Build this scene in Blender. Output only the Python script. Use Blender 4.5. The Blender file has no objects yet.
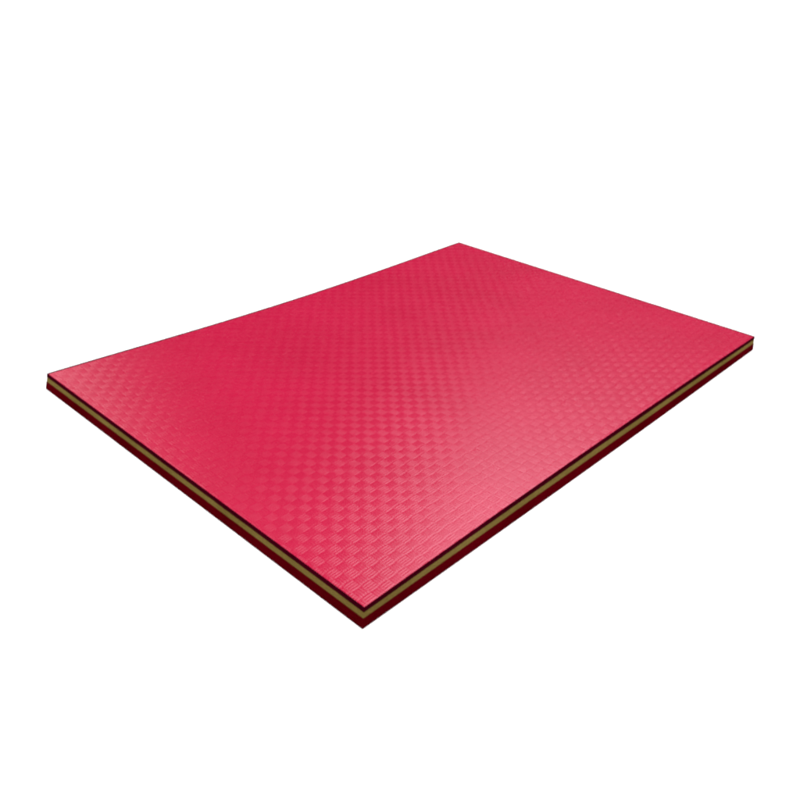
import bpy, bmesh, math, random
import numpy as np
from mathutils import Matrix, Vector

random.seed(4)
scene = bpy.context.scene
col = scene.collection

# ------------------------------------------------------------------ node helpers
class Nodes:
    def __init__(self, name):
        self.mat = bpy.data.materials.new(name)
        self.mat.use_nodes = True
        self.nt = self.mat.node_tree
        self.nt.nodes.clear()
        self.out = self.nt.nodes.new('ShaderNodeOutputMaterial')
        self.bsdf = self.nt.nodes.new('ShaderNodeBsdfPrincipled')
        self.nt.links.new(self.bsdf.outputs[0], self.out.inputs[0])
        self.co = self.nt.nodes.new('ShaderNodeTexCoord').outputs['Object']

    def put(self, sock, v):
        if isinstance(v, bpy.types.NodeSocket):
            self.nt.links.new(v, sock)
        else:
            sock.default_value = v

    def m(self, op, a, b=0.0, c=None):
        n = self.nt.nodes.new('ShaderNodeMath'); n.operation = op
        self.put(n.inputs[0], a); self.put(n.inputs[1], b)
        if c is not None: self.put(n.inputs[2], c)
        return n.outputs[0]

    def noise(self, scale, detail=2.0, rough=0.5, vec=None):
        n = self.nt.nodes.new('ShaderNodeTexNoise')
        self.put(n.inputs['Vector'], vec if vec is not None else self.co)
        n.inputs['Scale'].default_value = scale
        n.inputs['Detail'].default_value = detail
        n.inputs['Roughness'].default_value = rough
        return n.outputs['Fac']

    def ramp(self, fac, stops):
        n = self.nt.nodes.new('ShaderNodeValToRGB')
        self.put(n.inputs[0], fac)
        e = n.color_ramp.elements
        while len(e) < len(stops): e.new(0.5)
        for k, (p, c) in enumerate(stops):
            e[k].position = p; e[k].color = (*c, 1.0)
        return n.outputs[0]

    def bump(self, height, strength, distance, normal=None):
        n = self.nt.nodes.new('ShaderNodeBump')
        n.inputs['Strength'].default_value = strength
        n.inputs['Distance'].default_value = distance
        self.put(n.inputs['Height'], height)
        if normal is not None: self.put(n.inputs['Normal'], normal)
        return n.outputs[0]

    def set(self, **kw):
        for k, v in kw.items():
            self.put(self.bsdf.inputs[k.replace('_', ' ')], v)

# ------------------------------------------------------------------ materials
CELL = 0.0138           # one basket-weave cell
RIBS = 4                # strands per cell
ROT = math.radians(1.0)
OFF = (0.486, 0.1315)
RIB_DEPTH, GROOVE_DEPTH = 0.00019, 0.00003

def skin_material():
    N = Nodes('embossed red foam skin')
    grain = N.noise(900.0, 2.0, 0.6)
    b2 = N.bump(grain, 0.08, 0.0003)
    mott = N.noise(7.0, 3.0, 0.55)
    base = N.ramp(mott, [(0.3, (0.298, 0.0042, 0.0280)), (0.7, (0.322, 0.0052, 0.0325))])
    # strands running one way are rolled with the grain of the die and come out a little more matt
    strand = N.nt.nodes.new('ShaderNodeAttribute'); strand.attribute_name = 'strand'
    rough = N.m('ADD', N.m('ADD', 0.225, N.m('MULTIPLY', strand.outputs['Fac'], 0.042)), N.m('MULTIPLY', N.noise(60.0, 2.0), 0.08))
    N.set(Base_Color=base, Roughness=rough, Normal=b2)
    N.bsdf.inputs['IOR'].default_value = 1.45
    return N.mat

def foam_material(name, c0, c1, rough=0.85):
    N = Nodes(name)
    streak = N.nt.nodes.new('ShaderNodeMapping')
    N.put(streak.inputs['Vector'], N.co); streak.inputs['Scale'].default_value = (1, 1, 3)
    n = N.noise(220.0, 3.0, 0.6, streak.outputs[0])
    big = N.noise(9.0, 3.0, 0.6)
    f = N.m('ADD', N.m('MULTIPLY', n, 0.45), N.m('MULTIPLY', big, 0.55))
    base = N.ramp(f, [(0.32, c0), (0.68, c1)])
    vor = N.nt.nodes.new('ShaderNodeTexVoronoi'); N.put(vor.inputs['Vector'], N.co)
    vor.inputs['Scale'].default_value = 1100.0
    b = N.bump(vor.outputs['Distance'], 0.5, 0.0006)
    N.set(Base_Color=base, Roughness=rough, Normal=b)
    N.bsdf.inputs['Specular IOR Level'].default_value = 0.0
    return N.mat

def floor_material():
    N = Nodes('matt white studio sweep')
    base = N.ramp(N.noise(3.0, 3.0), [(0.3, (0.86, 0.86, 0.86)), (0.7, (0.88, 0.88, 0.88))])
    N.set(Base_Color=base, Roughness=0.9)
    N.bsdf.inputs['Specular IOR Level'].default_value = 0.1
    return N.mat

M_SKIN = skin_material()
M_TOP = foam_material('dark maroon foam edge', (0.014, 0.0001, 0.0016), (0.036, 0.0002, 0.0042))
M_MID = foam_material('olive yellow foam core', (0.084, 0.056, 0.0120), (0.150, 0.106, 0.030))
M_BOT = foam_material('dark red foam edge', (0.034, 0.0001, 0.0006), (0.076, 0.0002, 0.0028))
M_FLOOR = floor_material()

# ------------------------------------------------------------------ mat geometry
H = 0.0294
TOP = dict(N=(0.0, 0.0), R=(1.0, 0.0), F=(1.0, 0.7108), L=(0.0, 0.7108))
BOT = dict(N=(-0.0030, -0.0009), R=(1.0045, -0.0020), F=(1.0045, 0.7165), L=(-0.0045, 0.7170))

def patch(s, t, z, inset=(0, 0, 0, 0)):
    """s along N-R, t along N-L (0..1); z height; inset = metres at x0, x1, y0, y1"""
    f = z / H
    P = {}
    for k in 'NRFL':
        P[k] = (TOP[k][0] * f + BOT[k][0] * (1 - f), TOP[k][1] * f + BOT[k][1] * (1 - f))
    x = (P['N'][0]*(1-s) + P['R'][0]*s)*(1-t) + (P['L'][0]*(1-s) + P['F'][0]*s)*t
    y = (P['N'][1]*(1-s) + P['R'][1]*s)*(1-t) + (P['L'][1]*(1-s) + P['F'][1]*s)*t
    # knife-cut front edge bows in by a couple of millimetres
    y += (0.0055 * f - 0.0020) * math.sin(math.pi * s) * (1 - t)
    x += inset[0]*(1-s) - inset[1]*s
    y += inset[2]*(1-t) - inset[3]*t
    # mat pressed thinner towards the middle of the far long side
    k = SAG * math.sin(math.pi * min(max(s, 0), 1)) ** 1.2 * math.exp(-((1 - t) / 0.45) ** 2)
    return Vector((x, y, z * (1 - k / H)))

SAG = 0.0095

def wander(seed, amp):
    r = random.Random(seed)
    fr = [(r.uniform(2, 26), r.uniform(0, 6.28), r.uniform(0.3, 1)) for _ in range(7)]
    tot = sum(a for _, _, a in fr)
    return lambda q: amp * sum(a * math.sin(f * q * 3.0 + p) for f, p, a in fr) / tot

def slab(name, z0, z1, material, parent, inset=(0, 0, 0, 0), nx=90, ny=64, wob=(0.0, 0.0), rows=3, round_top=0.0, under=0.0):
    """closed slab following the mat outline; wob = waviness of lower / upper rim"""
    bm = bmesh.new()
    w0, w1 = wander(name + 'a', wob[0]), wander(name + 'b', wob[1])
    ins0 = tuple(i for i in inset)
    def rim(i, j):
        return i in (0, nx) or j in (0, ny)
    def vert(i, j, z, w, extra=0.0):
        s, t = i / nx, j / ny
        zz = z + (w(s + 1.7 * t) if rim(i, j) else 0.0)
        ii = tuple(a + extra for a in ins0)
        return bm.verts.new(patch(s, t, zz, ii if rim(i, j) else (0, 0, 0, 0)))
    top = [[vert(i, j, z1, w1, round_top) for i in range(nx + 1)] for j in range(ny + 1)]
    bot = [[vert(i, j, z0, w0, under) for i in range(nx + 1)] for j in range(ny + 1)]
    for j in range(ny):
        for i in range(nx):
            bm.faces.new((top[j][i], top[j][i+1], top[j+1][i+1], top[j+1][i]))
            bm.faces.new((bot[j][i], bot[j+1][i], bot[j+1][i+1], bot[j][i+1]))
    loop = [(i, 0) for i in range(nx)] + [(nx, j) for j in range(ny)] + \
           [(i, ny) for i in range(nx, 0, -1)] + [(0, j) for j in range(ny, 0, -1)]
    def ring(f):
        out = []
        for i, j in loop:
            a, b = bot[j][i].co, top[j][i].co
            p = a.lerp(b, f)
            if round_top or under:
                e = under * max(0.0, 1 - f / 0.12) ** 2
                q = patch(i / nx, j / ny, z0 + (z1 - z0) * f, tuple(k + e for k in ins0))
                p = Vector((q.x, q.y, p.z))
            out.append(bm.verts.new(p))
        return out
    rings = [[bot[j][i] for i, j in loop]] + [ring(f) for f in ((0.03, 0.07, 0.12, 0.5, 0.8) if under else [(k + 1) / (rows + 1) for k in range(rows)])] + [[top[j][i] for i, j in loop]]
    n = len(loop)
    for a, b in zip(rings, rings[1:]):
        for k in range(n):
            f = bm.faces.new((a[k], a[(k+1) % n], b[(k+1) % n], b[k]))
    me = bpy.data.meshes.new(name); bm.to_mesh(me); bm.free()
    me.materials.append(material)
    o = bpy.data.objects.new(name, me); col.objects.link(o)
    o.parent = parent
    return o

mat_root = bpy.data.objects.new('foam_mat', None)
col.objects.link(mat_root)
mat_root.empty_display_size = 0.1
mat_root['label'] = 'flat rectangular red foam mat with basket weave top and olive stripe along its cut edge'
mat_root['category'] = 'mat'

Z_FLOOR = 0.0
ZB, ZM, ZT, ZS = 0.0142, 0.0227, 0.0288, H
bottom_layer = slab('bottom_layer', 0.0, ZB, M_BOT, mat_root, wob=(0.0, 0.00025), under=0.0008)
bottom_layer['label'] = 'thick dark red foam layer lying on the floor'
middle_layer = slab('middle_layer', ZB + 0.0002, ZM - 0.0002, M_MID, mat_root, inset=(0.0004,)*4, wob=(0.00025, 0.00025))
middle_layer['label'] = 'olive yellow foam layer in the middle of the mat'
top_layer = slab('top_layer', ZM, ZT, M_TOP, mat_root, wob=(0.00025, 0.0))
top_layer['label'] = 'thin dark maroon foam layer under the woven skin'

def weave_height(x, y):
    """depth below the crest of the embossing, in metres, for arrays of points"""
    x = x + 0.0002 * (np.sin(x * 31 + y * 17 + 1.0) + np.sin(y * 53 - x * 23))   # the roller wanders a hair
    y = y + 0.0002 * (np.sin(x * 27 - y * 41 + 2.0) + np.sin(y * 19 + x * 61))
    u = (x * math.cos(ROT) + y * math.sin(ROT)) / CELL + OFF[0]
    v = (y * math.cos(ROT) - x * math.sin(ROT)) / CELL + OFF[1]
    iu, iv = np.floor(u), np.floor(v)
    fu, fv = u - iu, v - iv
    par = np.mod(iu + iv, 2.0) > 0.5
    across = np.where(par, fv, fu)
    along = np.where(par, fu, fv)
    rib = np.sin(across * math.pi * RIBS) ** 2
    e = np.clip(np.minimum(along, 1 - along) / 0.24, 0, 1)
    arch = e * e * (3 - 2 * e)
    r1 = np.sin(iu * 12.9898 + iv * 78.233) * 43758.5453
    r1 = r1 - np.floor(r1)                                # every cell pressed a little differently
    press = 0.965 + 0.07 * r1
    worn = 1.0 + 0.10 * np.sin(x * 9 + 1.3) * np.sin(y * 11 + 0.4)
    depth = (RIB_DEPTH * (1 - rib * (0.3 + 0.7 * arch)) + GROOVE_DEPTH * (1 - arch)) * press * worn
    return depth, par.astype(np.float32)

def build_skin(parent):
    nx, ny = 1449, 1030
    ins = (0.0004, 0.004, 0.0004, 0.004)
    # bilinear outline sampled through patch() at the corners, the same bow and sag as the layers
    s, t = np.meshgrid(np.linspace(0, 1, nx + 1), np.linspace(0, 1, ny + 1))
    x = s * 1.0
    y = t * 0.7108 + 0.0035 * np.sin(math.pi * s) * (1 - t)
    x = x + ins[0] * (1 - s) - ins[1] * s
    y = y + ins[2] * (1 - t) - ins[3] * t
    edge = np.minimum(np.minimum(s, 1 - s) * 1.0, np.minimum(t, 1 - t) * 0.71)
    depth, strand = weave_height(x, y)
    z = ZS - depth - 0.0004 * np.clip(1 - edge / 0.0012, 0, 1) ** 2
    k = SAG * np.sin(math.pi * np.clip(s, 0, 1)) ** 1.2 * np.exp(-((1 - t) / 0.45) ** 2)
    zz = z * (1 - k / H)
    top = np.stack([x, y, zz], -1).reshape(-1, 3)
    idx = np.arange((nx + 1) * (ny + 1)).reshape(ny + 1, nx + 1)
    quads = np.stack([idx[:-1, :-1], idx[:-1, 1:], idx[1:, 1:], idx[1:, :-1]], -1).reshape(-1, 4)
    loop = np.concatenate([idx[0, :-1], idx[:-1, -1], idx[-1, :0:-1], idx[:0:-1, 0]])
    low = top[loop].copy()
    low[:, 2] = (ZT + 0.00004) * (1 - k.reshape(-1)[loop] / H)
    base = len(top) + np.arange(len(loop))
    nxt, nb = np.roll(loop, -1), np.roll(base, -1)
    skirt = np.stack([base, nb, nxt, loop], -1)
    faces = np.concatenate([quads, skirt]).astype(np.int32)
    co = np.concatenate([top, low]).astype(np.float32)
    me = bpy.data.meshes.new('textured_skin')
    me.vertices.add(len(co)); me.vertices.foreach_set('co', co.ravel())
    me.loops.add(faces.size); me.loops.foreach_set('vertex_index', faces.ravel())
    me.polygons.add(len(faces))
    me.polygons.foreach_set('loop_start', np.arange(0, faces.size, 4, dtype=np.int32))
    me.polygons.foreach_set('loop_total', np.full(len(faces), 4, dtype=np.int32))
    me.update(calc_edges=True)
    at = me.attributes.new('strand', 'FLOAT', 'POINT')
    at.data.foreach_set('value', np.concatenate([strand.ravel(), np.zeros(len(low))]).astype(np.float32))
    sm = np.ones(len(faces), dtype=bool); sm[len(quads):] = False
    me.polygons.foreach_set('use_smooth', sm)
    me.materials.append(M_SKIN)
    o = bpy.data.objects.new('textured_skin', me); col.objects.link(o)
    o.parent = parent
    return o

skin = build_skin(top_layer)
skin['label'] = 'bright red skin embossed with small basket weave cells'

# ------------------------------------------------------------------ floor with a low swept-up back
def build_floor():
    bm = bmesh.new()
    az = math.radians(42.6)
    f = Vector((math.cos(az), math.sin(az))); r = Vector((f.y, -f.x))
    c = Vector((0.5, 0.35))
    prof = [(-10.0 + k, 0.0) for k in range(33)]
    R = 0.9
    for k in range(1, 17):
        a = math.pi / 2 * k / 16
        prof.append((22.0 + R * math.sin(a), R - R * math.cos(a)))
    prof.append((22.0 + R, 1.3))
    ws = [-26 + 52 * k / 30 for k in range(31)]
    rows = []
    for d, z in prof:
        rows.append([bm.verts.new((c.x + f.x*d + r.x*w, c.y + f.y*d + r.y*w, z)) for w in ws])
    for a, b in zip(rows, rows[1:]):
        for k in range(30):
            bm.faces.new((a[k], a[k+1], b[k+1], b[k]))
    bmesh.ops.recalc_face_normals(bm, faces=bm.faces)
    me = bpy.data.meshes.new('floor'); bm.to_mesh(me); bm.free()
    for p in me.polygons: p.use_smooth = True
    me.materials.append(M_FLOOR)
    o = bpy.data.objects.new('floor', me); col.objects.link(o)
    o.location.z = -0.0002
    o['kind'] = 'structure'
    o['label'] = 'seamless bright white studio floor under the mat'
    return o
build_floor()

# ------------------------------------------------------------------ lamps
def softbox(name, pos, target, sx, sy, radiance, color=(1, 1, 1)):
    d = bpy.data.lights.new(name, 'AREA')
    d.shape = 'RECTANGLE'; d.size = sx; d.size_y = sy
    d.energy = radiance * math.pi * sx * sy
    d.color = color
    o = bpy.data.objects.new(name, d); col.objects.link(o)
    o.location = pos
    o.rotation_euler = (Vector(target) - Vector(pos)).to_track_quat('-Z', 'Y').to_euler()
    return o

C = Vector((0.45, 0.3, 0.0))
def direction(az, el):
    a, e = math.radians(az), math.radians(el)
    return Vector((math.cos(a)*math.cos(e), math.sin(a)*math.cos(e), math.sin(e)))

softbox('overhead_silk', (-3.0, -3.0, 10.0), (-2.5, -2.5, 0.0), 13, 13, 6.6, (1, 1, 1))
softbox('back_softbox', C + direction(20, 53) * 4.0, C, 2.2, 2.2, 5.8, (0.95, 0.97, 1.06))
softbox('side_softbox', C + direction(83, 35) * 4.0, C, 1.1, 2.0, 2.6)

F = direction(42.6, 0)
softbox('added_floor_fill', C + F * 6.0 + Vector((0, 0, 3.5)), C + F * 10.0, 22, 1.2, 12.0)  # added fill, turned away from the mat, lifts the floor behind it to white
softbox('added_far_floor_fill', C + F * 13.0 + Vector((0, 0, 4.5)), C + F * 19.0, 44, 1.6, 26.0)  # second added fill, whitens the distant floor and its swept-up back

w = bpy.data.worlds.new('World'); scene.world = w; w.use_nodes = True
w.node_tree.nodes['Background'].inputs[0].default_value = (1, 1, 1, 1)
w.node_tree.nodes['Background'].inputs[1].default_value = 0.02

# ------------------------------------------------------------------ camera
cd = bpy.data.cameras.new('camera'); cam = bpy.data.objects.new('camera', cd); col.objects.link(cam)
Rcv = Matrix(((0.6902291597, -0.7226874640, 0.0361460441),
              (-0.3320246539, -0.3607053822, -0.8715797477),
              (0.6429178301, 0.5895883791, -0.4889194279)))
Rbl = Rcv.transposed() @ Matrix(((1, 0, 0), (0, -1, 0), (0, 0, -1)))
cam.matrix_world = Matrix.Translation((-0.4336490849, -0.4356987544, 0.6208045664)) @ Rbl.to_4x4()
cd.sensor_fit = 'HORIZONTAL'; cd.sensor_width = 36.0
cd.lens = 797.747 / 800 * 36.0
cd.clip_start = 0.01; cd.clip_end = 200
scene.camera = cam

scene.view_settings.view_transform = 'Standard'
scene.view_settings.look = 'None'
scene.view_settings.exposure = 0.0
scene.view_settings.gamma = 1.0
scene.cycles.filter_width = 2.5
scene.cycles.use_denoising = True
scene.cycles.denoising_input_passes = 'RGB_ALBEDO'
scene.cycles.sampling_pattern = 'BLUE_NOISE'
scene.cycles.sample_clamp_direct = 2.6
scene.cycles.sample_clamp_indirect = 2.0
scene.cycles.use_adaptive_sampling = False
